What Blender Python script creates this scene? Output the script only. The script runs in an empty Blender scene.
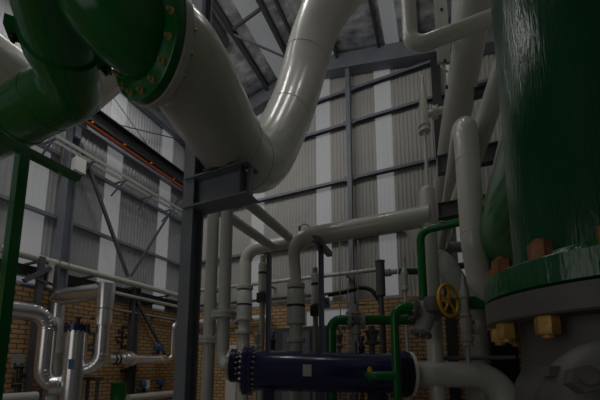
import bpy, math, random
from mathutils import Vector as V, Matrix, Quaternion
random.seed(7)
S = bpy.context.scene
COL = S.collection
# ------------------------------------------------------------------ camera
F, CY, H = 322.6, 324.0, 1.6
PITCH = math.atan(41.5 / F); YAW = math.radians(23.75)
FW = V((-math.sin(YAW), math.cos(YAW), 0)); RT = V((math.cos(YAW), math.sin(YAW), 0)); EYE = V((0, 0, H))
cd = bpy.data.cameras.new('camera'); cam = bpy.data.objects.new('camera', cd); COL.objects.link(cam)
cam.location = EYE; cam.rotation_euler = (math.pi / 2 + PITCH, 0, YAW)
cd.sensor_width = 36; cd.lens = 36 * F / 600; cd.shift_y = (CY - 200) / 600; cd.clip_start = .05
S.camera = cam

def ray(x, y):
    xc = (x - 300) / F; yc = (CY - y) / F
    return FW * (math.cos(PITCH) - yc * math.sin(PITCH)) + RT * xc + V((0, 0, math.sin(PITCH) + yc * math.cos(PITCH)))
def at(x, y, d): r = ray(x, y); return EYE + r * (d / r.dot(FW))
def onX(x, y, X): r = ray(x, y); return EYE + r * (X / r.x)
def onY(x, y, Y): r = ray(x, y); return EYE + r * (Y / r.y)
def onZ(x, y, Z): r = ray(x, y); return EYE + r * ((Z - H) / r.z)

# ------------------------------------------------------------------ materials
def mat(name, col, rough=.5, metal=0., noise=0., nscale=4., bump=0., bscale=20., coat=0., stretch=None, spec=.5):
    m = bpy.data.materials.new(name); m.use_nodes = True
    nt = m.node_tree; b = nt.nodes['Principled BSDF']
    b.inputs['Base Color'].default_value = (*col, 1); b.inputs['Roughness'].default_value = rough
    b.inputs['Metallic'].default_value = metal; b.inputs['Coat Weight'].default_value = coat
    b.inputs['Specular IOR Level'].default_value = spec
    if noise or bump:
        tc = nt.nodes.new('ShaderNodeTexCoord'); mp = nt.nodes.new('ShaderNodeMapping')
        nt.links.new(tc.outputs['Object'], mp.inputs[0])
        if stretch: mp.inputs['Scale'].default_value = stretch
    if noise:
        n = nt.nodes.new('ShaderNodeTexNoise'); n.inputs['Scale'].default_value = nscale; n.inputs['Detail'].default_value = 5
        nt.links.new(mp.outputs[0], n.inputs[0])
        r = nt.nodes.new('ShaderNodeValToRGB')
        r.color_ramp.elements[0].position = .3; r.color_ramp.elements[1].position = .7
        r.color_ramp.elements[0].color = (*[c * (1 - noise) for c in col], 1)
        r.color_ramp.elements[1].color = (*[min(1, c * (1 + noise * .6)) for c in col], 1)
        nt.links.new(n.outputs[0], r.inputs[0]); nt.links.new(r.outputs[0], b.inputs['Base Color'])
    if bump:
        n2 = nt.nodes.new('ShaderNodeTexNoise'); n2.inputs['Scale'].default_value = bscale; n2.inputs['Detail'].default_value = 3
        nt.links.new(mp.outputs[0], n2.inputs[0])
        bp = nt.nodes.new('ShaderNodeBump'); bp.inputs['Strength'].default_value = bump; bp.inputs['Distance'].default_value = .02
        nt.links.new(n2.outputs[0], bp.inputs['Height']); nt.links.new(bp.outputs[0], b.inputs['Normal'])
    return m
def emis(name, col, s):
    m = mat(name, (.35, .36, .37), .5); b = m.node_tree.nodes['Principled BSDF']
    b.inputs['Emission Color'].default_value = (*col, 1); b.inputs['Emission Strength'].default_value = s
    return m
def brick():
    m = bpy.data.materials.new('brick'); m.use_nodes = True; nt = m.node_tree; b = nt.nodes['Principled BSDF']
    tc = nt.nodes.new('ShaderNodeTexCoord'); sx = nt.nodes.new('ShaderNodeSeparateXYZ'); cx = nt.nodes.new('ShaderNodeCombineXYZ')
    ad = nt.nodes.new('ShaderNodeMath')
    nt.links.new(tc.outputs['Object'], sx.inputs[0]); nt.links.new(sx.outputs[0], ad.inputs[0]); nt.links.new(sx.outputs[1], ad.inputs[1])
    nt.links.new(ad.outputs[0], cx.inputs[0]); nt.links.new(sx.outputs[2], cx.inputs[1])
    t = nt.nodes.new('ShaderNodeTexBrick'); nt.links.new(cx.outputs[0], t.inputs[0])
    t.inputs['Scale'].default_value = 1; t.inputs['Brick Width'].default_value = .25; t.inputs['Row Height'].default_value = .098
    t.inputs['Mortar Size'].default_value = .014; t.inputs['Mortar Smooth'].default_value = .2; t.inputs['Bias'].default_value = 0
    t.inputs['Color1'].default_value = (.66, .42, .19, 1); t.inputs['Color2'].default_value = (.56, .33, .14, 1); t.inputs['Mortar'].default_value = (.17, .13, .10, 1)
    nt.links.new(t.outputs[0], b.inputs['Base Color']); b.inputs['Roughness'].default_value = .85
    bp = nt.nodes.new('ShaderNodeBump'); bp.inputs['Strength'].default_value = .5; bp.inputs['Distance'].default_value = .01; bp.invert = True
    nt.links.new(t.outputs['Fac'], bp.inputs['Height']); nt.links.new(bp.outputs[0], b.inputs['Normal'])
    return m
M = dict(
    cream=mat('cream_paint', (.56, .555, .50), .28, noise=.06, nscale=3, coat=.25),
    pale=mat('pale_grey_green_paint', (.52, .53, .49), .35, noise=.08, nscale=3),
    grey=mat('grey_paint', (.36, .36, .33), .42, noise=.12, nscale=4),
    dgrey=mat('dark_grey_casting', (.13, .13, .12), .5, noise=.15, nscale=6, bump=.08, bscale=30),
    green=mat('green_paint', (.005, .145, .028), .2, noise=.12, nscale=3, spec=.45),
    vgreen=mat('glossy_green_paint', (.001, .066, .018), .14, bump=.18, bscale=9, stretch=(14, 14, 1.2), spec=.35),
    fgreen=mat('brushed_green_paint', (.003, .10, .026), .2, bump=.35, bscale=9, stretch=(3.5, 3.5, .8), coat=.3),
    navy=mat('navy_paint', (.017, .018, .085), .2, noise=.08, nscale=3, coat=.3),
    dnavy=mat('dark_navy_paint', (.015, .016, .05), .3),
    steel=mat('blue_grey_steel', (.20, .22, .26), .5, noise=.15, nscale=4),
    dsteel=mat('dark_steel', (.10, .105, .115), .5, noise=.15, nscale=4),
    post=mat('charcoal_blue_steel', (.19, .195, .25), .45, noise=.1),
    silver=mat('silver_cladding', (.80, .80, .82), .22, metal=.85, bump=.05, bscale=14),
    zinc=mat('zinc_bolts', (.62, .60, .55), .35, metal=.7),
    brass=mat('yellow_passivated_bolts', (.62, .46, .20), .35, metal=.6, noise=.3, nscale=30),
    copper=mat('rusty_copper_nuts', (.32, .14, .06), .55, metal=.25, noise=.5, nscale=25, bump=.15, bscale=60),
    bronze=mat('yellow_bronze_nuts', (.55, .34, .09), .5, metal=.3, noise=.45, nscale=25, bump=.15, bscale=60),
    clad=mat('corrugated_cladding', (.47, .455, .43), .55, noise=.07, nscale=1.5),
    clad2=mat('corrugated_cladding_left', (.42, .43, .455), .55, noise=.07, nscale=1.5),
    foil=mat('crumpled_foil', (.72, .77, .90), .3, metal=.5, noise=.65, nscale=2.6, bump=1.0, bscale=4, stretch=(1, 1.6, 1)),
    brick=brick(),
    conc=mat('concrete', (.30, .29, .27), .7, noise=.15, nscale=2),
    black=mat('black_rubber', (.012, .012, .013), .5),
    hole=mat('black_steel', (.02, .02, .022), .5),
    yellow=mat('yellow_paint', (.78, .38, .015), .4, noise=.12, nscale=10),
    orange=mat('orange_paint', (.42, .07, .02), .45),
    white=mat('white_paint', (.74, .74, .72), .45),
    blue=mat('blue_plastic', (.05, .14, .28), .4),
    red=mat('red_paint', (.4, .03, .02), .5),
    plate=mat('brushed_nameplate', (.62, .60, .53), .4, metal=.35),
    gauge=mat('white_gauge_face', (.8, .8, .78), .4),
)
M['panel'] = emis('translucent_sheet_daylight', (.97, .98, 1.0), .108)
M['sky'] = emis('translucent_roof_sheet_daylight', (.95, .97, 1.0), .09)

# ------------------------------------------------------------------ mesh building
def frame(d, up=None):
    d = d.normalized(); up = V(up) if up is not None else (V((0, 0, 1)) if abs(d.z) < .95 else V((1, 0, 0)))
    x = up.cross(d)
    if x.length < 1e-5: x = V((1, 0, 0)).cross(d)
    x.normalize(); return x, d.cross(x).normalized(), d
def fillet(pts, r, n=9):
    pts = [V(p) for p in pts]; out = [pts[0]]
    for i in range(1, len(pts) - 1):
        rr = r[i - 1] if isinstance(r, (list, tuple)) else r
        p = pts[i]; a = pts[i - 1] - p; b = pts[i + 1] - p; la, lb = a.length, b.length; a.normalize(); b.normalize()
        ang = a.angle(b)
        if ang > 3.1 or rr <= 0: out.append(p); continue
        t = rr / math.tan(ang / 2); mx = .495 * min(la, lb) if 1 < i < len(pts) - 2 else .96 * min(la, lb)
        if len(pts) > 3: mx = min(.96 * la if i == 1 else .495 * la, .96 * lb if i == len(pts) - 2 else .495 * lb)
        if t > mx: t = mx; rr = t * math.tan(ang / 2)
        bis = (a + b).normalized(); c = p + bis * (rr / math.sin(ang / 2))
        s = p + a * t - c; e = p + b * t - c; ax = s.cross(e).normalized(); tot = s.angle(e)
        for k in range(n + 1): out.append(c + Quaternion(ax, tot * k / n) @ s)
    out.append(pts[-1]); return out
class MB:
    def __init__(s): s.v = []; s.f = []
    def add(s, v, f):
        o = len(s.v); s.v += [V(p) for p in v]; s.f += [[i + o for i in q] for q in f]; return s
    def tube(s, pts, r, seg=20, caps=True):
        pts = [V(p) for p in pts]; n = len(pts); rr = r if isinstance(r, (list, tuple)) else [r] * n
        tg = []
        for i in range(n):
            a = (pts[i] - pts[i - 1]).normalized() if i else None; b = (pts[i + 1] - pts[i]).normalized() if i < n - 1 else None
            tg.append((a + b).normalized() if a and b and (a + b).length > 1e-6 else (b or a))
        x, y, _ = frame(tg[0]); vs = []
        for i in range(n):
            if i:
                q = tg[i - 1].rotation_difference(tg[i]); x = q @ x
                x = (x - tg[i] * x.dot(tg[i])).normalized()
            y = tg[i].cross(x)
            k = 1.0
            for j in range(seg):
                a = 2 * math.pi * j / seg; vs.append(pts[i] + (x * math.cos(a) + y * math.sin(a)) * rr[i])
        fs = [[i * seg + j, i * seg + (j + 1) % seg, (i + 1) * seg + (j + 1) % seg, (i + 1) * seg + j] for i in range(n - 1) for j in range(seg)]
        if caps: fs += [list(range(seg))[::-1], [(n - 1) * seg + j for j in range(seg)]]
        return s.add(vs, fs)
    def cyl(s, p, q, r0, r1=None, seg=20): return s.tube([p, q], [r0, r0 if r1 is None else r1], seg)
    def lathe(s, c, axis, prof, seg=28, caps=True):       # prof: [(dist along axis, radius)]
        x, y, d = frame(V(axis)); c = V(c); vs = []; n = len(prof)
        for (h, r) in prof:
            for j in range(seg):
                a = 2 * math.pi * j / seg; vs.append(c + d * h + (x * math.cos(a) + y * math.sin(a)) * max(r, 1e-4))
        fs = [[i * seg + j, i * seg + (j + 1) % seg, (i + 1) * seg + (j + 1) % seg, (i + 1) * seg + j] for i in range(n - 1) for j in range(seg)]
        if caps: fs += [list(range(seg))[::-1], [(n - 1) * seg + j for j in range(seg)]]
        return s.add(vs, fs)
    def torus(s, c, axis, R, r, seg=36, ms=10):
        x, y, d = frame(V(axis)); c = V(c); vs = []
        for i in range(seg):
            a = 2 * math.pi * i / seg; o = x * math.cos(a) + y * math.sin(a)
            for j in range(ms):
                b = 2 * math.pi * j / ms; vs.append(c + o * (R + r * math.cos(b)) + d * r * math.sin(b))
        return s.add(vs, [[i * ms + j, ((i + 1) % seg) * ms + j, ((i + 1) % seg) * ms + (j + 1) % ms, i * ms + (j + 1) % ms] for i in range(seg) for j in range(ms)])
    def box(s, c, size, ax=None):
        c = V(c); a, b, d = ax if ax else (V((1, 0, 0)), V((0, 1, 0)), V((0, 0, 1)))
        vs = [c + a * (i * size[0] / 2) + b * (j * size[1] / 2) + d * (k * size[2] / 2) for k in (-1, 1) for j in (-1, 1) for i in (-1, 1)]
        return s.add(vs, [[0, 2, 3, 1], [4, 5, 7, 6], [0, 1, 5, 4], [2, 6, 7, 3], [0, 4, 6, 2], [1, 3, 7, 5]])
    def bar(s, p, q, w, h, up=None):
        p, q = V(p), V(q); x, y, d = frame(q - p, up); return s.box((p + q) / 2, (w, h, (q - p).length), (x, y, d))
    def prism(s, p, q, prof, up=None):                     # closed outline prof [(x,y)] swept p -> q
        p, q = V(p), V(q); x, y, d = frame(q - p, up); n = len(prof)
        vs = [o + x * a + y * b for o in (p, q) for a, b in prof]
        return s.add(vs, [[i, (i + 1) % n, n + (i + 1) % n, n + i] for i in range(n)] + [list(range(n))[::-1], list(range(n, 2 * n))])
    def ibeam(s, p, q, w, h, tf=.018, tw=.012, up=None):
        a, b = w / 2, h / 2
        return s.prism(p, q, [(-a, -b), (a, -b), (a, -b + tf), (tw / 2, -b + tf), (tw / 2, b - tf), (a, b - tf), (a, b), (-a, b), (-a, b - tf), (-tw / 2, b - tf), (-tw / 2, -b + tf), (-a, -b + tf)], up)
    def chan(s, p, q, w, h, t=.012, up=None):
        a, b = w / 2, h / 2
        return s.prism(p, q, [(-a, -b), (a, -b), (a, -b + t), (-a + t, -b + t), (-a + t, b - t), (a, b - t), (a, b), (-a, b)], up)
    def hexa(s, p, q, r, bev=.12, ph=0):
        p, q = V(p), V(q); x, y, d = frame(q - p); L = (q - p).length; vs = []; n = 0
        for h, k in ((0, 1 - bev), (L * .12, 1), (L * .88, 1), (L, 1 - bev)):
            for j in range(6):
                a = math.pi / 3 * j + ph; vs.append(p + d * h + (x * math.cos(a) + y * math.sin(a)) * r * k)
        fs = [[i * 6 + j, i * 6 + (j + 1) % 6, (i + 1) * 6 + (j + 1) % 6, (i + 1) * 6 + j] for i in range(3) for j in range(6)]
        return s.add(vs, fs + [list(range(6))[::-1], list(range(18, 24))])
    def mesh(s, name, org, smooth=True, ang=38):
        me = bpy.data.meshes.new(name); me.from_pydata([tuple(v - org) for v in s.v], [], s.f); me.validate()
        if smooth:
            me.polygons.foreach_set('use_smooth', [True] * len(me.polygons)); me.set_sharp_from_angle(angle=math.radians(ang))
        me.update(); return me
def tag(o, label, cat, group=None):
    o['label'] = label; o['category'] = cat
    if group: o['group'] = group
    return o
def mk(name, mb, m, parent=None, label=None, smooth=True, org=None):
    if org is None:
        xs = [v.x for v in mb.v]; ys = [v.y for v in mb.v]; zs = [v.z for v in mb.v]
        org = V(((min(xs) + max(xs)) / 2, (min(ys) + max(ys)) / 2, min(zs)))
    me = mb.mesh(name, org, smooth); me.materials.append(M[m] if isinstance(m, str) else m)
    o = bpy.data.objects.new(name, me); COL.objects.link(o); put(o, org, parent)
    if label: o['label'] = label
    return o
WORLD = {}
def put(o, org, parent):
    org = V(org); o.parent = parent; o.location = org - (WORLD[parent.name] if parent else V((0, 0, 0))); WORLD[o.name] = org
def thing(name, label, cat, org, group=None):
    o = bpy.data.objects.new(name, None); o.empty_display_size = .1; COL.objects.link(o); put(o, org, None); return tag(o, label, cat, group)
def one(name, label, cat, mb, m, group=None, smooth=True): return tag(mk(name, mb, m, None, None, smooth), label, cat, group)
def struct(name, mb, m, smooth=True):
    o = mk(name, mb, m, None, None, smooth); o['kind'] = 'structure'; return o
BM = {}
def bolt_mesh(r, L, m):
    k = (round(r, 4), round(L, 3), m)
    if k not in BM:
        b = MB(); z = V((0, 0, 1)); b.hexa(z * (-L / 2), z * (-L / 2 + r * 1.2), r); b.hexa(z * (L / 2 - r * 1.2), z * (L / 2), r)
        b.cyl(z * (-L / 2 - r * .8), z * (L / 2 + r * .8), r * .55, seg=10)
        me = b.mesh('bolt', V((0, 0, 0))); me.materials.append(M[m]); BM[k] = me
    return BM[k]
def bolts(parent, c, axis, R, n, r, L, m, ph=0., name='bolt'):
    x, y, d = frame(V(axis)); me = bolt_mesh(r, L, m); rot = V((0, 0, 1)).rotation_difference(d)
    for i in range(n):
        a = 2 * math.pi * (i + ph) / n
        o = bpy.data.objects.new(name, me); COL.objects.link(o); o.rotation_mode = 'QUATERNION'; o.rotation_quaternion = rot
        put(o, V(c) + (x * math.cos(a) + y * math.sin(a)) * R, parent)
def flange(parent, c, axis, R, t, m, nb=0, br=.012, bm='zinc', hub=0., name='flange', label=None, gap=True):
    """two mating discs centred on c, with bolts through them"""
    b = MB(); k = t * .5; e = min(.06 * t, .004)
    if gap: prof = [(-k, R * .97), (-k + e, R), (-e, R), (-e * .9, R * .9), (e * .9, R * .9), (e, R), (k - e, R), (k, R * .97)]
    else: prof = [(-k, R * .97), (-k + e, R), (k - e, R), (k, R * .97)]
    if hub: prof = [(-k - hub * 1.2, hub)] + [(-k, hub * 1.25)] + prof + [(k, hub * 1.25), (k + hub * 1.2, hub)]
    b.lathe(c, axis, prof, 36)
    f = mk(name, b, m, parent, label)
    if nb: bolts(f, c, axis, R * .84, nb, br, t + br * 3.2, bm, .5)
    return f
def pipe(pts, R, bend=None, seg=20, n=9): return MB().tube(fillet(pts, bend if bend is not None else R * 3, n), R, seg)
def weld(mb, c, axis, R): mb.torus(c, axis, R, R * .012 + .002, 32, 6); return mb

# ================================================================== THE SETTING
XL, YB, XR = -8.0, 8.2, 1.8            # left wall, back wall, right wall
RX, RZ, RS = -3.1, 10.62, .228         # ridge
def roofz(x): return RZ - RS * abs(x - RX)
YF = -5.0
struct('floor', MB().box(((XL + XR) / 2, (YB + YF) / 2, -.1), (XR - XL + .6, YB - YF + .6, .2)), 'conc')
PL = [(-1.7, -1.23), (.05, .52), (1.75, 2.22), (3.5, 3.97), (5.27, 5.74), (7.03, 7.50)]
PB = [(-7.0, -6.55), (-5.27, -4.82), (-3.09, -2.65), (-1.36, -.92), (.45, .9)]
def ribs(a, b, pitch=.1, dep=.012):
    pts = []; u = a
    while u < b - 1e-4:
        for du, h in ((0, 0), (.45, 0), (.6, 1), (.85, 1)):
            if u + du * pitch < b: pts.append((u + du * pitch, h * dep))
        u += pitch
    pts.append((b, 0)); return pts
def sheet(axis, a, b, z0, ztop, flat=False):
    m = MB(); pts = ribs(a, b) if not flat else [(a + (b - a) * i / 8, .004 if i % 2 else 0) for i in range(9)]
    vs = []
    for u, h in pts:
        for z in (z0, ztop(u)):
            vs.append((XL + h, u, z) if axis == 'y' else (u, YB - h, z))
    return m.add(vs, [[2 * i, 2 * i + 2, 2 * i + 3, 2 * i + 1] for i in range(len(pts) - 1)])
def gaps(a, b, wins):
    out = []; c = a
    for w in wins: out.append((c, w[0])); c = w[1]
    out.append((c, b)); return out
EZ = roofz(XL)
wl = MB()
for a, b in gaps(YF, YB, PL): t = sheet('y', a, b, 0, lambda u: EZ); wl.add(t.v, t.f)
struct('wall_left', wl, 'clad2', smooth=False)
wb = MB()
for a, b in gaps(XL, XR, PB): t = sheet('x', a, b, 0, roofz); wb.add(t.v, t.f)
struct('wall_back', wb, 'clad', smooth=False)
k = 0
for a, b in PL: k += 1; struct('window_%d' % k, sheet('y', a, b, 3.35, lambda u: EZ, True), 'panel', False)
for a, b in PB: k += 1; struct('window_%d' % k, sheet('x', a, b, 3.35, roofz, True), 'panel', False)
wr = MB().box((XR + .05, (YB + YF) / 2, EZ / 2), (.1, YB - YF, EZ)); struct('wall_right', wr, 'clad')
wf = MB().box(((XL + XR) / 2, YF - .05, 4.75), (XR - XL, .1, 9.5)); struct('wall_front', wf, 'clad')
struct('wall_left_brick', MB().box((XL + .09, (YB + YF) / 2, 1.62), (.14, YB - YF, 3.28)), 'brick', False)
struct('wall_back_brick', MB().box(((XL + XR) / 2, YB - .09, 1.62), (XR - XL, .14, 3.28)), 'brick', False)
# roof: foil-faced sheets with translucent strips running along the ridge direction
SK = [(-7.1, -6.5), (-5.95, -5.5), (-4.22, -3.72), (-2.75, -2.3), (-.98, -.62), (.6, 1.1)]
cl = MB()
def slab(mb, x0, x1):
    cuts = [x0] + ([RX] if x0 < RX < x1 else []) + [x1]
    for a, b in zip(cuts[:-1], cuts[1:]):
        n = max(1, int((b - a) / .25))
        for i in range(n):
            u, v = a + (b - a) * i / n, a + (b - a) * (i + 1) / n
            mb.add([(u, YF, roofz(u)), (v, YF, roofz(v)), (v, YB + .1, roofz(v)), (u, YB + .1, roofz(u)), (u, YF, roofz(u) + .06), (v, YF, roofz(v) + .06), (v, YB + .1, roofz(v) + .06), (u, YB + .1, roofz(u) + .06)],
                   [[0, 3, 2, 1], [4, 5, 6, 7], [0, 1, 5, 4], [3, 7, 6, 2]])
for a, b in gaps(XL - .1, XR + .1, SK): slab(cl, a, b)
struct('ceiling', cl, 'foil', False)
for a, b in SK:
    k += 1; m = MB(); slab(m, a, b); struct('window_%d' % k, m, 'sky', False)
T = [0]
def trim(mb, m): T[0] += 1; return struct('trim_%d' % T[0], mb, m, False)
for z in (4.94, 6.45, 7.52, 9.3): trim(MB().chan((XL + .09, YF, z), (XL + .09, YB - .1, z), .12, .075, .01), 'steel')
for z in (4.98, 6.655, 8.32, 9.33): trim(MB().chan((XL + .1, YB - .09, z), (XR, YB - .09, z), .075, .12, .01, up=(0, 1, 0)), 'steel')
trim(MB().bar((XL + .12, YF, 3.56), (XL + .12, YB, 3.56), .2, .22), 'hole')
trim(MB().bar((XL + .1, YB - .14, 3.5), (-2.4, YB - .14, 3.5), .12, .06), 'dsteel')
trim(MB().bar((XL + .2, YB - .2, EZ - .28), (RX, YB - .2, RZ - .28), .3, .45), 'steel')       # gable chords
trim(MB().bar((RX, YB - .2, RZ - .28), (XR, YB - .2, roofz(XR) - .28), .3, .45), 'steel')
trim(MB().chan((XL + .15, YF, EZ - .12), (XL + .15, YB, EZ - .12), .16, .2), 'steel')
for x, w, h in ((-4.55, .09, .2), (-3.62, .09, .2), (-3.3, .06, .14), (-1.14, .06, .1), (-5.35, .07, .14), (-.2, .09, .2), (-2.3, .08, .18), (.9, .09, .2)):
    trim(MB().ibeam((x, YF, roofz(x) - h / 2 - .02), (x, YB - .3, roofz(x) - h / 2 - .02), w, h), 'dsteel')
trim(MB().bar((-4.93, 3.6, 10.02), (-4.93, 6.1, 10.02), .42, .22), 'dsteel')
trim(MB().bar((-4.5, 5.95, 10.18), (-3.7, 5.95, 10.36), .05, .08), 'dsteel')
trim(MB().bar((-5.3, 5.9, 10.0), (-4.95, 5.9, 10.08), .05, .08), 'dsteel')
trim(MB().cyl((-4.55, 6.0, 10.1), (-3.0, 7.9, 10.2), .03, seg=8), 'steel')
trim(MB().cyl((-7.8, 5.3, 8.1), (-7.8, 7.95, 9.4), .018, seg=8), 'dsteel')
trim(MB().cyl((-7.85, 4.2, 9.4), (-7.85, 6.4, 8.2), .012, seg=6), 'dsteel')
trim(MB().bar((.2, YB - .15, 0), (.2, YB - .15, roofz(.2) - .55), .2, .2), 'hole')
# ================================================================== STEELWORK ALONG THE WALLS
def column(p, z0, z1, w, h, label, group=None, m='steel', up=(0, 1, 0), plate=True):
    t = thing('steel_column', label, 'column', (p[0], p[1], z0), group)
    mk('shaft', MB().ibeam((p[0], p[1], z0 + .02), (p[0], p[1], z1), w, h, .015, .01, up), m, t, smooth=False)
    mk('base_plate', MB().box((p[0], p[1], z0 + .01), (w + .12, h + .12, .02)), m, t, smooth=False)
    return t
c1 = onX(66, 215, -7.66)
t = column((c1.x, c1.y), 0, 7.25, .24, .2, 'blue grey steel wall column behind the slim green post')
mk('cap_bracket', MB().box((c1.x + .05, c1.y, 7.2), (.34, .3, .1)).box((c1.x + .12, c1.y, 7.0), (.12, .12, .3)), 'steel', t, smooth=False)
c2 = onX(133, 335, -7.72)
column((c2.x, c2.y), 0, 3.75, .2, .18, 'short dark grey column standing against the left brick wall', m='dsteel')
t = column((-2.04, YB - .22), 0, 10.0, .12, .13, 'slender blue grey column up the middle of the back wall')
for z in (4.98, 6.655, 8.32, 9.33): mk('girt_cleat', MB().box((-2.04, YB - .14, z), (.32, .03, .14)), 'steel', t, smooth=False)
one('diagonal_brace', 'dark diagonal brace dropping from the left wall column past the pale sheet', 'brace', MB().bar(onX(80, 143, -7.6), onX(128, 277, -7.6), .07, .07), 'dsteel', smooth=False)
one('diagonal_brace', 'thin diagonal brace rising right towards the big foreground column', 'brace', MB().bar(onX(131, 276, -7.62), onX(184, 190, -7.62), .05, .05), 'dsteel', smooth=False)
one('diagonal_brace', 'dark brace slanting down across the left brick wall', 'brace', MB().bar(onX(136, 300, -7.68), onX(167, 358, -7.68), .08, .06), 'dsteel', smooth=False)
# crane runway
xb = -7.42
t = thing('crane_runway_beam', 'black crane runway beam with an orange rail on the left wall', 'beam', (xb, 2, 7.3))
mk('girder', MB().ibeam((xb, YF, 7.53), (xb, YB - .1, 7.55), .26, .42, .03, .03), 'hole', t, smooth=False)
mk('power_rail', MB().bar((xb + .06, YF, 7.27), (xb + .06, YB - .1, 7.27), .05, .06), 'orange', t, 'orange power rail', False)
for i in range(9):
    y = 1.0 + i * .85; mk('rail_hanger', MB().box((xb + .08, y, 7.33), (.1, .04, .06)), 'yellow', t, smooth=False)
# cable ladder
xt = -7.45
t = thing('cable_tray', 'light grey cable ladder running along the left wall under the crane rail', 'cable tray', (xt, 3, 6.4))
for dx in (-.11, .11): mk('side_rail', MB().bar((xt + dx, 3.55, 6.49), (xt + dx, YB - .1, 6.49), .02, .08), 'grey', t, smooth=False)
for i in range(6):
    y = 3.7 + i * .85
    mk('wall_arm', MB().bar((XL + .1, y, 6.42), (xt + .14, y, 6.42), .04, .04).bar((XL + .1, y, 6.1), (xt, y, 6.4), .03, .03), 'steel', t, smooth=False)
fl = onX(78, 166, -7.35)
t = thing('floodlight', 'small white floodlight box clamped to the left wall column', 'light', (fl.x, fl.y, fl.z - .2))
mk('housing', MB().box(fl, (.16, .2, .3)).box(fl + V((.09, 0, 0)), (.03, .23, .33)), 'white', t, smooth=False)
mk('bracket', MB().bar(fl - V((.08, 0, 0)), (c1.x, c1.y + .08, fl.z), .04, .04), 'steel', t, smooth=False)
# pipes along the left wall
def wallpipe(name, label, X, p, q, R, m, z=None, sup=3, cat='pipe', ends=True):
    a, b = onX(*p, X), onX(*q, X); z = (a.z + b.z) / 2 if z is None else z
    a.z = b.z = z
    t = thing(name, label, cat, (X, a.y, z - R))
    mk('pipe_run', MB().cyl(a, b, R), m, t)
    for i in range(sup):
        y = a.y + (b.y - a.y) * (i + .5) / sup
        mk('wall_bracket', MB().bar((XL + .02, y, z - R - .02), (X + R, y, z - R - .02), .05, .04), 'dsteel', t, smooth=False)
    return t
wallpipe('header_pipe', 'thick pale pipe along the left wall just above the brickwork', -7.62, (0, 248.5), (182, 296.5), .078, 'cream', sup=4)
wallpipe('header_pipe', 'thin pale pipe just below the thick one at the top of the left brickwork', -7.66, (112, 294), (186, 307), .05, 'cream')
wallpipe('header_pipe', 'thinnest grey pipe, third down, crossing the left brickwork', -7.72, (112, 308.5), (186, 322), .034, 'grey')
wallpipe('header_pipe', 'pale pipe low on the left brick wall beside the green bin', -7.4, (128, 397), (182, 394), .10, 'cream', sup=2)
one('ledger_beam', 'dark steel ledge beam above the brickwork behind the slim green post', 'beam', MB().bar(onX(24, 281, -7.5), onX(50, 268, -7.5), .1, .08).bar(onX(28, 275, -7.5), onX(52, 285, -7.5), .06, .05).bar(onX(20, 285, -7.6), onX(56, 290, -7.6), .06, .05), 'dsteel', smooth=False)
a = onX(42, 257, -7.55); b = V((0, 0, 0))
one('cable_duct', 'dark vertical cable duct on the left brickwork beside the green post', 'duct', MB().bar((a.x, a.y, b.z), (a.x, a.y, a.z), .1, .1), 'dsteel', smooth=False)
a = onX(51.5, 264, -7.5); b = onX(50, 288, -7.5)
one('pipe_hanger', 'short pale hanger post dropping from the thick left wall pipe', 'hanger', MB().bar((a.x, a.y, b.z), (a.x, a.y, 3.77), .09, .06), 'pale', smooth=False)
# back wall pipes
t = thing('header_pipe', 'long pale pipe along the back wall above the brickwork', 'pipe', (-7.3, YB - .45, 3.85))
mk('pipe_run', MB().cyl((-7.6, YB - .45, 3.92), (-1.25, YB - .45, 3.92), .055), 'cream', t)
for x in (-6.2, -4.4, -2.1): mk('wall_bracket', MB().bar((x, YB - .02, 3.84), (x, YB - .52, 3.84), .05, .04), 'dsteel', t, smooth=False)
t = thing('header_pipe', 'lower pale pipe crossing the orange back brickwork behind the risers', 'pipe', (-7.3, YB - .35, 2.8))
mk('pipe_run', MB().cyl((-7.6, YB - .35, 2.93), (-4.3, YB - .35, 2.93), .085), 'white', t)
for x in (-7.2, -5.5): mk('wall_bracket', MB().bar((x, YB - .02, 2.83), (x, YB - .42, 2.83), .05, .04), 'dsteel', t, smooth=False)
# ================================================================== FOREGROUND COLUMN + BRACKET
YC = 3.0
c = onY(189.2, 300, YC)
t = thing('steel_column', 'big blue grey I-section column left of centre holding the pipe bracket', 'column', (c.x, YC, 0))
mk('shaft', MB().ibeam((c.x, YC, .03), (c.x, YC, 9.9), .17, .2, .022, .016, up=(0, 1, 0)), 'steel', t, smooth=False)
mk('base_plate', MB().box((c.x, YC, .015), (.42, .42, .03)), 'steel', t, smooth=False)
bx0, bx1 = c.x + .09, onY(249, 165, YC).x + .06
bz1 = 3.93; bz0 = bz1 - .40
br = mk('bracket_beam', MB().ibeam((bx0 - .14, YC, (bz0 + bz1) / 2), (bx1, YC, (bz0 + bz1) / 2), .26, bz1 - bz0, .022, .016), 'steel', t, 'dark stub beam carrying the pipe elbow', False)
mk('end_stiffener', MB().box((bx1 - .1, YC, (bz0 + bz1) / 2), (.016, .24, bz1 - bz0 - .05)), 'dsteel', br, smooth=False)
mk('shoe_plate', MB().box((-2.33, YC, bz1 + .04), (.26, .26, .10)).box((-2.33, YC, bz1 + .01), (.42, .3, .02)), 'dsteel', t, 'packing plate under the pipe', False)
for dx in (-.05,): bolts(br, (bx1 - .06, YC - .02, bz1 - .08), (0, 1, 0), .001, 1, .018, .07, 'zinc')
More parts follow.
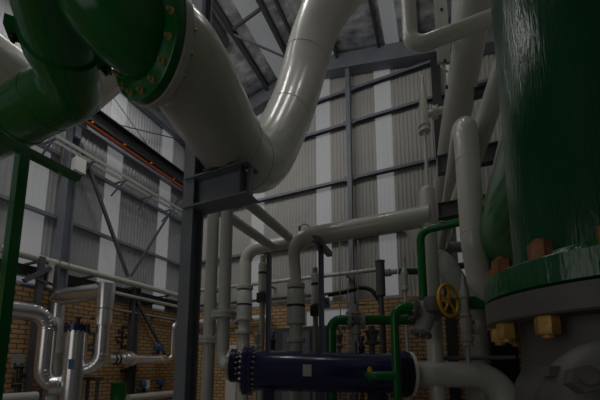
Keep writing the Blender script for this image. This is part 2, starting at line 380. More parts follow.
# ================================================================== LARGE CREAM PIPE AND ITS GREEN INLET
def spline(pts, n=8):
    P = [V(p) for p in pts]; P = [P[0] * 2 - P[1]] + P + [P[-1] * 2 - P[-2]]; o = []
    for i in range(1, len(P) - 2):
        for k_ in range(n):
            f = k_ / n; a, b, c_, d = P[i - 1:i + 3]
            o.append(.5 * ((2 * b) + (c_ - a) * f + (2 * a - 5 * b + 4 * c_ - d) * f * f + (3 * b - a - 3 * c_ + d) * f ** 3))
    return o + [P[-2]]
P0 = at(150.5, 42, 2.36); dA = V((.19, .965, .175)).normalized()
path = spline([P0 + dA * .05, P0 + dA * .3, (-2.17, 2.5, 4.345), (-2.30, 3.05, 4.37), (-2.39, 3.55, 4.47), (-2.4, 3.97, 4.72), (-2.365, 4.28, 5.14), (-2.30, 4.52, 5.65), (-2.22, 4.73, 6.2), (-2.10, 4.85, 6.8), (-1.9, 4.83, 7.42), (-1.6, 4.77, 7.90), (-1.14, 4.77, 8.32), (-.58, 4.85, 8.58), (.3, 4.95, 8.8)])
R0 = .40
t = thing('process_pipe', 'huge cream pipe sweeping from the bolted flange down and up to the roof', 'pipe', (-2.4, 3.5, 4.05))
mk('pipe_body', MB().tube(path, [R0 + .03 * max(0, min(1, (p.y - 1.9) / .6)) * max(0, min(1, (5.6 - p.z) / 1.0)) for p in path], 48), 'cream', t)
for q in ((-2.29, 2.98, 4.37), (-2.39, 3.52, 4.46), (-2.26, 4.62, 5.92), (-1.98, 4.84, 7.2)):
    i = min(range(1, len(path) - 1), key=lambda i: (path[i] - V(q)).length)
    mk('weld_bead', weld(MB(), path[i], path[i + 1] - path[i - 1], R0 + .03 * max(0, min(1, (5.6 - path[i].z) / 1.0))), 'cream', t)
pf = mk('flange', MB().lathe(P0, dA, [(.004, .47), (.012, .478), (.068, .478), (.074, .47), (.076, .41)], 56), 'cream', t)
t2 = thing('process_pipe', 'large dark green pipe overhead ending in the bolted flange', 'pipe', P0 - dA * .3 - V((0, 0, .5)))
RG = .33
gd = (P0 - dA * .2 - at(94, -14, 2.14)).normalized()
gp = fillet([P0 - dA * .06, P0 - dA * .24, P0 - dA * .24 - gd * 2.6], [.4], 8)
gr = [.37 if i == 0 else RG for i in range(len(gp))]
mk('pipe_body', MB().tube(gp, gr, 48), 'green', t2)
gf = mk('flange', MB().lathe(P0, dA, [(-.085, .36), (-.074, .375), (-.072, .465), (-.066, .474), (-.012, .474), (-.004, .465)], 56), 'green', t2)
bolts(gf, P0, dA, .422, 16, .028, .20, 'brass', .4)
# ================================================================== GREEN ELBOW ON THE LEFT WITH ITS POST
GD = 3.0
E1 = at(72, 88, GD)
XG = at(-10, 135, 2.75)
dirU = (at(52, 0, GD - .8) - E1).normalized()
t = thing('process_pipe', 'dark green pipe elbow at upper left with bolted lugs', 'pipe', (E1.x, E1.y, E1.z - .3))
RL = .285
run = V((-1, 0, 0))
pth = fillet([E1 + run * 1.9, E1, E1 + dirU * .6], [.40], 14)
mk('elbow', MB().tube(pth, RL, 40), 'green', t)
fc = E1 + dirU * .45
up_ = mk('collar', MB().lathe(fc, dirU, [(-.07, .285), (-.065, .315), (.12, .315), (.125, .285)], 40), 'green', t)
mk('upper_pipe', MB().tube([fc + dirU * .1, fc + dirU * 2.4], RL + .005, 40), 'green', t)
fx, fy, fd = frame(dirU)
sd = V((0.90, .43, 0)); sd = (sd - fd * sd.dot(fd)).normalized()
for s in (-1, 1):
    lp = fc + fd * .03 + sd * s * .345
    lg = mk('clamp_lug', MB().box(lp, (.09, .10, .15), (sd, fd.cross(sd), fd)), 'green', t, smooth=False)
    bolts(lg, lp - fd * .02, fd.cross(sd), .001, 1, .032, .17, 'hole')
for q, rr_ in ((.42, RL), (.95, RL + .004)): mk('weld_bead', weld(MB(), E1 + run * q, run, rr_), 'green', t)
psx = E1 + run * .33
pt = at(23, 152, GD); pb = at(10, 400, GD)
post = thing('pipe_support', 'slim green post with a cross arm under the green elbow', 'support', (pt.x, pt.y, 0))
ztop = E1.z - RL - .0
mk('post', MB().box((pt.x, pt.y, pt.z / 2), (.10, .085, pt.z)), 'green', post, smooth=False)
arm0, arm1 = at(-14, 128, GD - .1), at(62, 163, GD + .35)
ca = mk('cross_arm', MB().bar((pt.x - .02, pt.y - .55, pt.z + .03), (pt.x - .02, pt.y + .55, pt.z + .03), .10, .07), 'green', post, smooth=False)
mk('base_plate', MB().box((pt.x, pt.y, .01), (.28, .28, .02)), 'green', post, smooth=False)
for s in (-.36, .36): mk('hold_down_rod', MB().cyl((pt.x - .02, pt.y + s, pt.z - .12), (pt.x - .02, pt.y + s, pt.z + .3), .014, seg=10), 'zinc', post)
# pale pipe behind the green elbow
b1 = at(62, 106, 4.7); b2 = onY(128, 46, b1.y)
t = thing('process_pipe', 'large cream pipe passing behind the dark green elbow at upper left', 'pipe', (b1.x, b1.y, b1.z - .36))
mk('pipe_body', MB().tube(fillet([V((b1.x, .5, b1.z)), b1, b2, b2 + (b2 - b1).normalized() * .8], [.4, .1], 12), .33, 36), 'cream', t)
# ================================================================== CENTRE: CREAM HEADERS, RISERS AND FILTER POTS
def pot(parent, x, y, zf, D, hb, Rb, m='pale', band=True):
    """flange, wide body with a black band, lower bolted flange and neck, all children of the riser"""
    a = V((0, 0, 1)); top = V((x, y, zf))
    f = flange(parent, top, a, D * .70, .075, m, 14, .013, 'zinc', name='flange')
    b0 = zf - .06
    b = MB().lathe((x, y, b0 - hb), a, [(0, D * .5), (.0, Rb * .93), (.03, Rb), (hb - .05, Rb), (hb - .01, Rb * .88), (hb, D * .5)], 36)
    bd = mk('filter_body', b, m, parent)
    if band: mk('black_band', MB().lathe((x, y, b0 - hb * .53), a, [(-.02, Rb * 1.0), (-.02, Rb * 1.03), (.02, Rb * 1.03), (.02, Rb)], 36), 'black', bd, 'black band round the pot')
    z2 = b0 - hb - .02
    f2 = flange(parent, (x, y, z2), a, D * .74, .06, m, 12, .012, 'zinc')
    mk('neck', MB().lathe((x, y, z2 - .30), a, [(0, D * .5), (.3, D * .5)], 28), m, parent)
    flange(parent, (x, y, z2 - .30), a, D * .74, .07, m, 12, .012, 'zinc')
    return z2 - .30
Y2 = 5.0
h2l = onY(297, 238, Y2); h2r = onY(427, 217, Y2); zH2 = (h2l.z + h2r.z) / 2
r2 = onY(296, 285, Y2)
t = thing('header_pipe', 'front cream header elbowing down into the right of two filter pots', 'pipe', (r2.x, Y2, 0), 'cream headers over the heat exchanger')
pp = fillet([V((r2.x, Y2, r2.z)), V((r2.x - .06, Y2, zH2)), V((h2r.x + .03, Y2, zH2))], .30, 14)
rr = [.102 + (.16 - .102) * min(1, max(0, (i - 1) / 13)) for i in range(len(pp))]
mk('pipe_run', MB().tube(pp, rr, 32), 'cream', t)
mk('weld_bead', weld(MB(), (h2l.x + .42, Y2, zH2), (1, 0, 0), .16), 'cream', t)
zb = pot(t, r2.x, Y2, r2.z - .02, .22, .56, .155)
mk('lower_riser', MB().cyl((r2.x, Y2, zb), (r2.x, Y2, 0), .11), 'pale', t)
mk('air_vent', MB().tube(fillet([V((h2l.x + .05, Y2, zH2 + .15)), V((h2l.x + .05, Y2, zH2 + .36)), V((h2l.x + .3, Y2, zH2 + .12))], .12), .008, 8).cyl((h2l.x + .05, Y2, zH2 + .14), (h2l.x + .05, Y2, zH2 + .22), .02, seg=10), 'dsteel', t)
Y1 = 6.2
h1 = onY(272, 245, Y1); r1 = onY(245, 287, Y1)
t = thing('header_pipe', 'rear cream header elbowing down into the left of two filter pots', 'pipe', (r1.x, Y1, 0), 'cream headers over the heat exchanger')
e1 = onY(410, 222, Y1)
pp = fillet([V((r1.x, Y1, r1.z)), V((r1.x, Y1, h1.z)), V((e1.x, Y1, h1.z)), V((e1.x + .28, Y1 - .12, h1.z - .8))], [.36, .3], 12)
mk('pipe_run', MB().tube(pp, .142, 28), 'cream', t)
zb = pot(t, r1.x, Y1, r1.z - .02, .27, .66, .172)
mk('lower_riser', MB().cyl((r1.x, Y1, zb), (r1.x, Y1, 0), .13), 'pale', t)
# the two cross-over pipes that dive away under the bracket, and their two risers
YG = 4.05
def riser_over(px, pyf, R, thru, yend, label, ytop, low=None):
    s = onY(px, 300, YG); zt = onY(px, ytop, YG).z
    x2 = onZ(*thru, zt).x
    t = thing('riser_pipe', label, 'pipe', (s.x, YG, 0), 'pale risers right of the big column')
    zf = onY(px, pyf, YG).z
    pts = (low or [V((s.x, YG, 0))]) + [V((s.x, YG, zt)), V((x2, YG, zt)), V((x2, yend, zt))]
    mk('pipe_run', MB().tube(fillet(pts, ([.24] if low else []) + [.16, .16], 12), R, 28), 'pale', t)
    flange(t, (s.x, YG, zf), (0, 0, 1), R * 2.0, .10, 'pale', 12, .013, 'zinc')
    return t, s, zf
VD = 4.62
v0, v1 = at(247, 370.0, VD), at(406, 374.0, VD + .10)
vax = (v1 - v0).normalized(); VL = (v1 - v0).length
nz = at(229.5, 366, VD)
riser_over(210.5, 340, .096, (246, 228.5), 6.1, 'pale riser nearest the big column with a flange low down', 207)
nzy = V((nz.x, nz.y, nz.z))
gx = onY(224.5, 300, YG).x
riser_over(224.5, 315, .096, (269, 220.5), 6.1, 'pale riser that elbows at its foot into the blue vessel', 194,
           low=[nz + vax * .02, V((gx, YG, nz.z))])
# capped upright pipe right of the headers
YV = 5.02
va = onY(432.5, 300, YV); vt = onY(430, 185, YV).z
t = thing('capped_pipe', 'upright cream pipe with a domed top where the front header ends', 'pipe', (va.x, YV, 0))
R = .112
mk('pipe_run', MB().tube([V((va.x, YV, 0)), V((va.x, YV, vt - R))] + [V((va.x, YV, vt - R + R * math.sin(q))) for q in (.3, .6, .9, 1.2, 1.45)], [R, R] + [R * math.cos(q) for q in (.3, .6, .9, 1.2, 1.45)], 28), 'cream', t)
mk('weld_bead', weld(MB(), (va.x, YV, onY(433, 217, YV).z), (0, 0, 1), R), 'cream', t)
# stem and relief valve above
s0 = onY(427, 183, 5.6); s1 = onY(424.5, 128, 5.6)
t = thing('relief_valve', 'cream relief valve with a conical cap on a thin upright stem by the back wall', 'valve', (s1.x, 5.6, vt))
zz = s1.z
mk('stem', MB().cyl((s1.x, 5.6, vt - .3), (s1.x, 5.6, zz + .02), .032), 'cream', t)
mk('body', MB().lathe((s1.x, 5.6, zz - .1), (0, 0, 1), [(0, .06), (.02, .10), (.07, .10), (.08, .08), (.11, .08), (.12, .105), (.17, .105), (.18, .085), (.42, .10), (.5, .09), (.52, .06)], 24), 'cream', t)
mk('cap', MB().lathe((s1.x, 5.6, zz + .41), (0, 0, 1), [(0, .07), (.18, .06), (.42, .045), (.6, .03), (.62, .005)], 20), 'cream', t)
f = flange(t, (s1.x + .18, 5.6, zz + .24), (1, 0, 0), .11, .07, 'cream', 8, .010, 'zinc')
mk('outlet', MB().cyl((s1.x, 5.6, zz + .24), (s1.x + .62, 5.6, zz + .24), .062), 'cream', t)
# ------------------------------------------------------------------ steel posts among the risers
def postbar(label, px, y0, dep, w, ytop=None, m='post', arm=False):
    p = at(px, 320, dep); zt = at(px, ytop, dep).z
    t = thing('steel_post', label, 'post', (p.x, p.y, 0), 'posts behind the blue vessel')
    mk('shaft', MB().ibeam((p.x, p.y, .02), (p.x, p.y, zt), w, w, .012, .009, up=tuple(RT)), m, t, smooth=False)
    mk('base_plate', MB().box((p.x, p.y, .01), (w + .1, w + .1, .02)), m, t, smooth=False)
    return t, p, zt
postbar('navy grey steel post between the two filter pots', 268.5, 0, 5.6, .088, 252)
t, p, zt = postbar('navy grey steel post under the bracket arm, right of the filter pots', 321.5, 0, 5.35, .092, 246)
mk('bracket_arm', MB().chan((p.x, p.y - .32, zt + .03), (p.x - .02, p.y + .55, zt + .03), .10, .09, .012), 'post', t, smooth=False)
mk('gusset', MB().box((p.x + .0, p.y - .06, zt - .06), (.02, .24, .14)), 'post', t, smooth=False)
# ------------------------------------------------------------------ thin risers with black couplings
def thin_riser(label, px, dep, pytop, band, blk, R=.062):
    p = at(px, 320, dep)
    zt = at(px, pytop, dep).z; t = thing('thin_riser', label, 'pipe', (p.x, p.y, 0), 'thin risers with black couplings')
    mk('pipe_run', MB().cyl((p.x, p.y, 0), (p.x, p.y, zt), R * .8), 'grey', t)
    zb = at(px, band, dep).z; z2 = at(px, blk, dep).z
    mk('sleeve', MB().lathe((p.x, p.y, z2 + .12), (0, 0, 1), [(0, R), (.01, R * 1.25), (zb - z2 + .04, R * 1.25), (zb - z2 + .06, R)], 24), 'pale', t)
    mk('black_band', MB().lathe((p.x, p.y, zb - .03), (0, 0, 1), [(-.022, R * 1.2), (-.022, R * 1.3), (.022, R * 1.3), (.022, R * 1.2)], 24), 'black', t, 'black band')
    mk('coupling', MB().box((p.x, p.y, z2), (R * 2.5, R * 2.5, .19)), 'black', t, 'square black coupling', False)
    return t
thin_riser('thin grey riser with black coupling left of the middle steel post', 262, 6.3, 256, 272, 298, .068)
thin_riser('thin grey riser with black coupling left of the right steel post', 315.5, 6.0, 268, 283, 311, .062)
# ================================================================== BLUE HEAT EXCHANGER
t = thing('heat_exchanger', 'horizontal navy blue cylindrical vessel with bolted flange ends and nameplate', 'vessel', (v0 + vax * (VL / 2) - V((0, 0, v0.z))))
RV = .285
L = VL
mk('shell', MB().lathe(v0, vax, [(.06, RV), (L - .16, RV)], 48), 'navy', t)
def vfl(s, R, th, nb, m, off=V((0, 0, 0)), bm='zinc', lab=None):
    return flange(t, v0 + vax * s + off, vax, R, th, m, nb, .017, bm, name='flange', label=lab)
vfl(.02, .355, .13, 24, 'navy')
mk('channel_cover', MB().lathe(v0, vax, [(-.20, .17), (-.12, .18), (-.08, .26), (-.05, .30), (0, .31)], 40), 'navy', t)
up = V((0, 0, .06))
vfl(-.19, .235, .075, 16, 'dnavy', up)
mk('nozzle_flange', MB().lathe(v0 - vax * .19 + up, vax, [(-.085, .12), (-.08, .20), (-.045, .205), (-.042, .12)], 36), 'pale', t, 'pale pipe flange at the left end')
vfl(L - .14, .335, .12, 24, 'dnavy')
vfl(L - .03, .325, .08, 24, 'dnavy')
pl = at(306, 370.5, VD); nrm = V((vax.y, -vax.x, 0)).normalized()
axp = v0 + vax * ((pl - v0).dot(vax))
npl = mk('nameplate', MB().box(axp + nrm * (RV + .008) + V((0, 0, .02)), (.115, .155, .012), (vax, V((0, 0, 1)), nrm)), 'plate', t, 'blank brushed metal nameplate', False)
for s in (.32, L - .45):
    sd = mk('saddle', MB().box(v0 + vax * s - V((0, 0, RV + .30)), (.14, .42, .72), (vax, nrm, V((0, 0, 1)))), 'dnavy', t, smooth=False)
    mk('foot', MB().box(V(((v0 + vax * s).x, (v0 + vax * s).y, (v0.z - RV - .66) / 2)), (.13, .36, v0.z - RV - .66), (vax, nrm, V((0, 0, 1)))), 'dnavy', sd, smooth=False)
# outlet pipe to the right
t = thing('outlet_pipe', 'fat grey outlet pipe leaving the right end of the blue vessel and elbowing down', 'pipe', (v1.x + 1, v1.y, 0))
o0 = v0 + vax * (L + .02)
mk('flange', MB().lathe(o0, vax, [(.0, .22), (.0, .325), (.045, .325), (.05, .22)], 40), 'white', t, 'white flange')
o1 = at(500, 375, 4.35)
mk('pipe_run', MB().tube(fillet([o0 + vax * .03, o1, V((o1.x + .12, o1.y - .1, 0))], [.36], 14), [.19] * 0 or .178, 32), 'pale', t)
# ================================================================== GREEN WATER PIPING
D1 = 5.35
def P1_(x, y): return at(x, y, D1)
a, b, c_ = P1_(331, 352), P1_(331, 320), P1_(419, 319)
a = V((b.x, b.y, 0)); c_.z = b.z
t = thing('water_pipe', 'green water pipe rising and running right behind the blue vessel', 'pipe', (b.x, b.y, 0))
mk('pipe_run', MB().tube(fillet([a, b, c_], [.17], 10), .082, 20), 'green', t)
hd = (c_ - b).normalized()
for x in (349, 362): flange(t, b + hd * ((P1_(x, 320) - b).dot(hd)), hd, .15, .05, 'grey', 8, .013, 'zinc')
vb = b + hd * ((P1_(355.5, 320) - b).dot(hd))
v = thing('isolating_valve', 'grey isolating valve between flanges on the rear green water pipe', 'valve', vb - V((0, 0, .3)))
mk('body', MB().cyl(vb - hd * .075, vb + hd * .075, .118), 'dgrey', v)
mk('bonnet', MB().lathe(vb, (0, 0, 1), [(0, .07), (.13, .07), (.14, .05), (.26, .04)], 16), 'grey', v)
mk('lower_body', MB().lathe(vb - V((0, 0, .36)), (0, 0, 1), [(0, .05), (.1, .06), (.13, .09), (.24, .07), (.3, .08)], 18), 'grey', v)
mk('lever', MB().bar(vb + V((0, 0, .25)), vb + V((0, 0, .25)) - FW * .12 + RT * .16, .03, .015), 'dsteel', v, smooth=False)
D2 = 4.2
b = at(394, 308.5, D2); c_ = at(413, 307, D2 + .0); c_.z = b.z
b0 = V((b.x, b.y, 0)); hd = (c_ - b).normalized()
t = thing('water_pipe', 'green water pipe rising in front of the right end of the blue vessel', 'pipe', b0)
mk('pipe_run', MB().tube(fillet([b0, b, c_ + hd * .02], [.13], 10), [.054] + [.054 + .028 * i / 10 for i in range(11)] + [.082], 20), 'green', t)
br0 = at(394, 376, D2); brq = at(371, 376, D2 + .02); brq.z = br0.z
mk('branch', MB().tube(fillet([br0, brq, brq + FW * .22 + V((0, 0, .0))], [.1], 8), .060, 20), 'green', t)
mk('yellow_tip', MB().tube([brq + FW * .05 + V((0, 0, .05)), brq + FW * .05 + V((0, 0, .105))], .035, 12).cyl(brq + FW * .05 + V((0, 0, .08)), brq + FW * .05 + V((0, 0, .12)), .018, seg=10), 'yellow', t, 'small yellowed plug')
f = flange(t, c_, hd, .16, .05, 'dgrey', 8, .013, 'zinc')
# Y strainer
s0 = c_ + hd * .03; s1 = at(433, 305, D2); s1.z = s0.z
st = thing('y_strainer', 'dark grey Y-shaped strainer with its leg slanting down left of the yellow handwheel', 'strainer', s0 - V((0, 0, .3)))
mk('body', MB().tube([s0, s0 + hd * .06, (s0 + s1) / 2 - V((0, 0, .03)), s1 - hd * .05, s1], [.10, .11, .13, .11, .10], 24), 'grey', st)
l0 = s1 - hd * .05 + V((0, 0, .02)); l1 = at(421, 334, D2)
mk('leg', MB().tube([l0, l0 + (l1 - l0) * .3, l1], [.08, .115, .10], 24), 'grey', st)
lf = flange(st, l1, l1 - l0, .135, .05, 'dgrey', 8, .012, 'zinc', gap=False)
flange(st, s1 + hd * .02, hd, .165, .05, 'dgrey', 8, .013, 'zinc')
# globe valve with yellow handwheel
g0 = s1 + hd * .05; g1 = at(486, 303, 4.0)
hv = thing('handwheel_valve', 'valve with a big yellow spoked handwheel', 'valve', g0 - V((0, 0, .3)))
wc = at(448.5, 300.5, 3.9); wn = (RT * .53 - FW * .848 + V((0, 0, .05))).normalized()
vb = wc - wn * .22
mk('body', MB().tube([g0, g0 + hd * .06, vb + V((0, 0, -.02))], [.10, .12, .09], 24).lathe(vb, (0, 0, 1), [(-.12, .05), (-.09, .1), (.0, .12), (.09, .1), (.12, .05)], 20), 'dgrey', hv)
mk('stem', MB().cyl(vb, wc + wn * .05, .022, seg=12), 'dsteel', hv)
RW = .195
wh = mk('handwheel_rim', MB().torus(wc, wn, RW, .022, 48, 12), 'yellow', hv)
x_, y_, _ = frame(wn)
for i in range(5):
    a = 2 * math.pi * i / 5 + .3; d_ = x_ * math.cos(a) + y_ * math.sin(a)
    mk('spoke', MB().tube([wc + d_ * .035, wc + d_ * .1 + wn * .012, wc + d_ * (RW - .005)], [.017, .014, .016], 10), 'yellow', wh)
mk('hub', MB().lathe(wc, wn, [(-.03, .03), (-.025, .045), (.025, .045), (.03, .03)], 20), 'yellow', wh)
t = thing('water_pipe', 'dark green pipe running right from the yellow handwheel to the big green vessel', 'pipe', vb)
mk('pipe_run', MB().cyl(at(446, 303.5, 4.4), at(486, 302.5, 4.25) + RT * .1, .092), 'green', t)
# upper green loop
D3 = 4.35
a, b, c_ = at(419.5, 302, D3), at(420, 231, D3), at(470, 228.5, D3 - .35)
c_.z = b.z
t = thing('water_pipe', 'green pipe loop dropping in front of the domed cream pipe', 'pipe', (b.x, b.y, a.z))
mk('pipe_run', MB().tube(fillet([V((b.x, b.y, a.z)), b, c_], [.14], 10), .056, 20), 'green', t)
mk('foot_elbow', MB().tube(fillet([V((b.x, b.y, a.z + .05)), V((b.x, b.y, a.z - .05)), V((b.x, b.y, a.z - .05)) + RT * .02 - V((0, 0, .1))], .04), .06, 16), 'green', t)
a, b = at(399, 271.5, 6.2), at(428, 271, 6.2); b.z = a.z
one('water_pipe', 'short thin green pipe beside the grey silencer', 'pipe', MB().cyl(a, b, .062), 'green')
# silencer
sp = at(380.5, 280, 6.35); zt = at(380, 261, 6.35).z; zb = at(380, 297, 6.35).z
t = thing('silencer', 'dark grey upright silencer cylinder on a thin pole', 'silencer', (sp.x, sp.y, 0))
mk('drum', MB().lathe((sp.x, sp.y, zb), (0, 0, 1), [(0, .04), (.02, .08), (.03, .092), (zt - zb - .04, .092), (zt - zb - .03, .10), (zt - zb, .10)], 28), 'dsteel', t)
mk('pole', MB().cyl((sp.x, sp.y, 0), (sp.x, sp.y, zb + .01), .05), 'dsteel', t)
q = at(397, 271.5, 6.2); 
mk('side_fitting', MB().tube([V((sp.x + .1, sp.y, q.z)), V((sp.x + .2, sp.y, q.z)), V(((sp.x + q.x) / 2 + .05, (sp.y + q.y) / 2, q.z)), q], [.075, .075, .05, .05], 16), 'grey', t)
sv = at(405.5, 300, 6.1)
t = thing('drain_valve', 'small pale valve on an upright stem right of the silencer', 'valve', (sv.x, sv.y, 0))
z1 = at(405.5, 285, 6.1).z
mk('stem', MB().cyl((sv.x, sv.y, 0), (sv.x, sv.y, z1 + .55), .03), 'pale', t)
mk('body', MB().lathe((sv.x, sv.y, z1 - .12), (0, 0, 1), [(0, .04), (.02, .07), (.08, .07), (.1, .05), (.3, .06), (.36, .075), (.42, .05), (.5, .03)], 18), 'pale', t)
# cable hose behind
hp = [at(328, 295, 7.4), at(345, 292, 7.4), at(362, 287, 7.4), at(372, 290, 7.3), at(381, 303, 7.2), at(383, 318, 7.1), V((at(383, 318, 7.1).x, at(383, 318, 7.1).y, 0))]
one('cable_hose', 'thick black hose arching across the back wall behind the silencer', 'hose', MB().tube(fillet(hp, .3, 5), .05, 14), 'black')
# thin lines
for x0, y0, x1, y1, lab in ((352, 240, 347, 305, 'thin pale sloping tube left of the back wall column'), (358, 240, 357.5, 318, 'thin pale upright tube right of the back wall column'), (339.5, 236, 340.5, 318, 'thin pale tube nearest the steel post under the front header')):
    one('sample_tube', lab, 'tube', MB().tube([at(x0, y0, 6.9), at(x1, y1, 6.9), V((at(x1, y1, 6.9).x, at(x1, y1, 6.9).y, 0))], .012, 8), 'pale')
# dark equipment behind the vessel
c_ = at(300, 338, 7.3)
t = thing('equipment_cabinet', 'low grey cabinet behind the blue vessel and the right filter pot', 'cabinet', (c_.x, c_.y, 0))
mk('body', MB().box((c_.x, c_.y, (c_.z + .22) / 2), (1.45, .4, c_.z + .22)), 'dsteel', t, smooth=False)
mk('door', MB().box((c_.x, c_.y - .21, (c_.z + .2) / 2), (.66, .02, c_.z + .05)), 'steel', t, smooth=False)
# small valves standing behind the vessel
def small_valve(label, px, py, dep, m='grey', capm=None, r=.05, pt_=330):
    p = at(px, py, dep); zt = at(px, pt_, dep).z
    t = thing('instrument_valve', label, 'valve', (p.x, p.y, 0))
    mk('stem', MB().cyl((p.x, p.y, 0), (p.x, p.y, zt - .1), r * .5, seg=12), m, t)
    mk('body', MB().lathe((p.x, p.y, zt - .34), (0, 0, 1), [(0, r * .6), (.02, r * 1.3), (.06, r * 1.3), (.08, r * .8), (.2, r), (.22, r * 1.25), (.26, r * 1.25), (.28, r * .6), (.34, r * .5)], 18), m, t)
    if capm: mk('cap', MB().lathe((p.x, p.y, zt - .01), (0, 0, 1), [(0, r * .9), (.07, r * .9), (.09, r * .5)], 16), capm, t, 'coloured cap')
    return t
small_valve('small grey valve beyond the vessel just left of the rear green pipe elbow', 339, 340, 5.9, r=.06)
small_valve('grey valve hidden below the rear green pipe, right of its isolating valve', 372, 340, 5.6, 'dgrey', None, .1, 326)
small_valve('slim navy valve with dull cap standing behind the blue vessel', 361.5, 345, 5.1, 'dnavy', 'dnavy', .045, 341)
small_valve('small blue topped valve beside the middle steel post', 273, 340, 5.5, 'dnavy', 'blue', .04, 335)
small_valve('short pale valve between the left pot and the vessel flange', 257, 340, 5.6, 'pale', None, .05, 330)
bq = at(326.5, 303, 6.2)
t = thing('pressure_switch', 'small blue instrument box on the right steel post', 'instrument', bq - V((0, 0, .1)))
mk('housing', MB().box(bq, (.10, .08, .2)), 'blue', t, smooth=False)
mk('mount', MB().bar(bq, bq - RT * .12 - FW * .75, .03, .03), 'dsteel', t, smooth=False)
# pale window and doorway in the back brick wall
def pane(x0, y0, x1, y1, lab):
    global k
    Yp = YB - .175
    a, b = onY(x0, y0, Yp), onY(x1, y1, Yp); k += 1
    m = MB().box(((a.x + b.x) / 2, Yp, (a.z + b.z) / 2), (b.x - a.x, .03, a.z - b.z)); struct('window_%d' % k, m, 'panel', False)
    fr = MB(); w = .05
    for (u0, v0_, u1, v1_) in ((a.x, a.z, b.x, a.z), (a.x, b.z, b.x, b.z), (a.x, a.z, a.x, b.z), (b.x, a.z, b.x, b.z)): fr.bar((u0, Yp - .02, v0_), (u1, Yp - .02, v1_), w, w)
    trim(fr, 'grey')
pane(306, 311, 350, 325, '')
dp = onY(232, 345, YB - .19); d2 = onY(227, 345, YB - .19)
struct('door_1', MB().box((dp.x, YB - .19, dp.z / 2), (abs(dp.x - d2.x) * 2, .04, dp.z)).box((dp.x + .1, YB - .22, dp.z * .5), (.03, .05, .14)), 'white', False)
# ================================================================== SILVER LAGGED PIPES ON THE LEFT
def ribbed(mb, path, R, n=1): return mb
DT = 6.05
tk = at(74.5, 360, DT); zt = at(74.5, 331, DT).z
t = thing('filter_vessel', 'upright silver clad filter vessel with a navy bolted lid', 'vessel', (tk.x, tk.y, 0))
RT_ = .183
mk('shell', MB().lathe((tk.x, tk.y, 0), (0, 0, 1), [(0, RT_), (zt, RT_), (zt + .01, RT_ * .9)], 40), 'silver', t)
lid = mk('lid', MB().lathe((tk.x, tk.y, zt), (0, 0, 1), [(0, RT_ * 1.02), (.005, RT_ * 1.14), (.055, RT_ * 1.14), (.058, RT_ * 1.1), (.062, RT_ * 1.14), (.115, RT_ * 1.14), (.13, RT_ * .8), (.15, RT_ * .3)], 40), 'navy', t, 'navy bolted lid')
bolts(lid, (tk.x, tk.y, zt + .06), (0, 0, 1), RT_ * 1.05, 14, .015, .16, 'dnavy')
mk('lid_eye', MB().cyl((tk.x, tk.y, zt + .13), (tk.x, tk.y, zt + .24), .035, seg=14).box((tk.x, tk.y, zt + .25), (.12, .05, .04)), 'dnavy', lid)
mk('label_plate', MB().box((tk.x + .14, tk.y - .135, zt - .62), (.09, .012, .18), (V((.72, .69, 0)), V((-.69, .72, 0)), V((0, 0, 1)))), 'blue', t, 'blank blue label plate', False)
a = V((tk.x - .14, tk.y - .1, zt + .28))
hs = [V((tk.x - .3, tk.y, zt + .27)), V((tk.x + .25, tk.y + .02, zt + .27)), V((tk.x + .27, tk.y + .02, zt - .3))]
one('vent_tube', 'thin black bent tube arching over the navy lid', 'tube', MB().tube(fillet([V((tk.x - .02, tk.y + .26, zt + .27)), V((tk.x + .27, tk.y + .26, zt + .27)), V((tk.x + .29, tk.y + .26, zt - .35))], .1, 6), .022, 12), 'black')
# left loop
XS = -6.55
p0 = onX(0, 307, XS); p1 = onX(41.5, 313, XS); z1 = p1.z
q = onX(42, 386, XS); z2 = q.z
Ra = .142
yS = q.y
t = thing('lagged_pipe', 'silver clad pipe coming in from the left and dropping to the filter vessel', 'pipe', (XS, yS, z2 - .15))
pts = [V((XS, 1.2, z1)), V((XS, yS, z1)), V((XS, yS, z2)), V((tk.x - RT_ * .8, tk.y - .02, z2))]
pa = fillet(pts, [.28, .28], 6)
mk('pipe_run', MB().tube(pa, Ra, 28), 'silver', t)
for i, p in enumerate(pa):
    if 1 <= i < len(pa) - 1: mk('lagging_band', MB().torus(p, pa[i + 1] - pa[i - 1], Ra, .006, 28, 6), 'silver', t)
dr = (pts[3] - pts[2]).normalized()
fb = pts[3] - dr * .16
mk('flange_box', MB().lathe(fb, dr, [(-.13, Ra), (-.12, .19), (-.005, .195), (.0, .2), (.005, .195), (.12, .19), (.13, Ra)], 36), 'silver', t, 'clad flange cover')
t = thing('lagged_pipe', 'short pale elbow just behind the silver drop pipe, left of the filter vessel', 'pipe', (XS, 5, z2))
pe0 = at(46, 321.5, 6.9); pe1 = at(60, 321, 6.7); pe2 = at(59.5, 352, 6.7); pe1.z = pe0.z; pe2 = V((pe1.x, pe1.y, pe2.z))
mk('pipe_run', MB().tube(fillet([pe0, pe1, pe2], .2, 8), .105, 24), 'pale', t)
mk('end_flange', MB().lathe(pe2, (0, 0, 1), [(-.03, .09), (-.03, .15), (.03, .15), (.03, .09)], 28), 'pale', t)
mk('stand', MB().cyl((pe2.x, pe2.y, 0), (pe2.x, pe2.y, pe2.z), .09), 'pale', t)
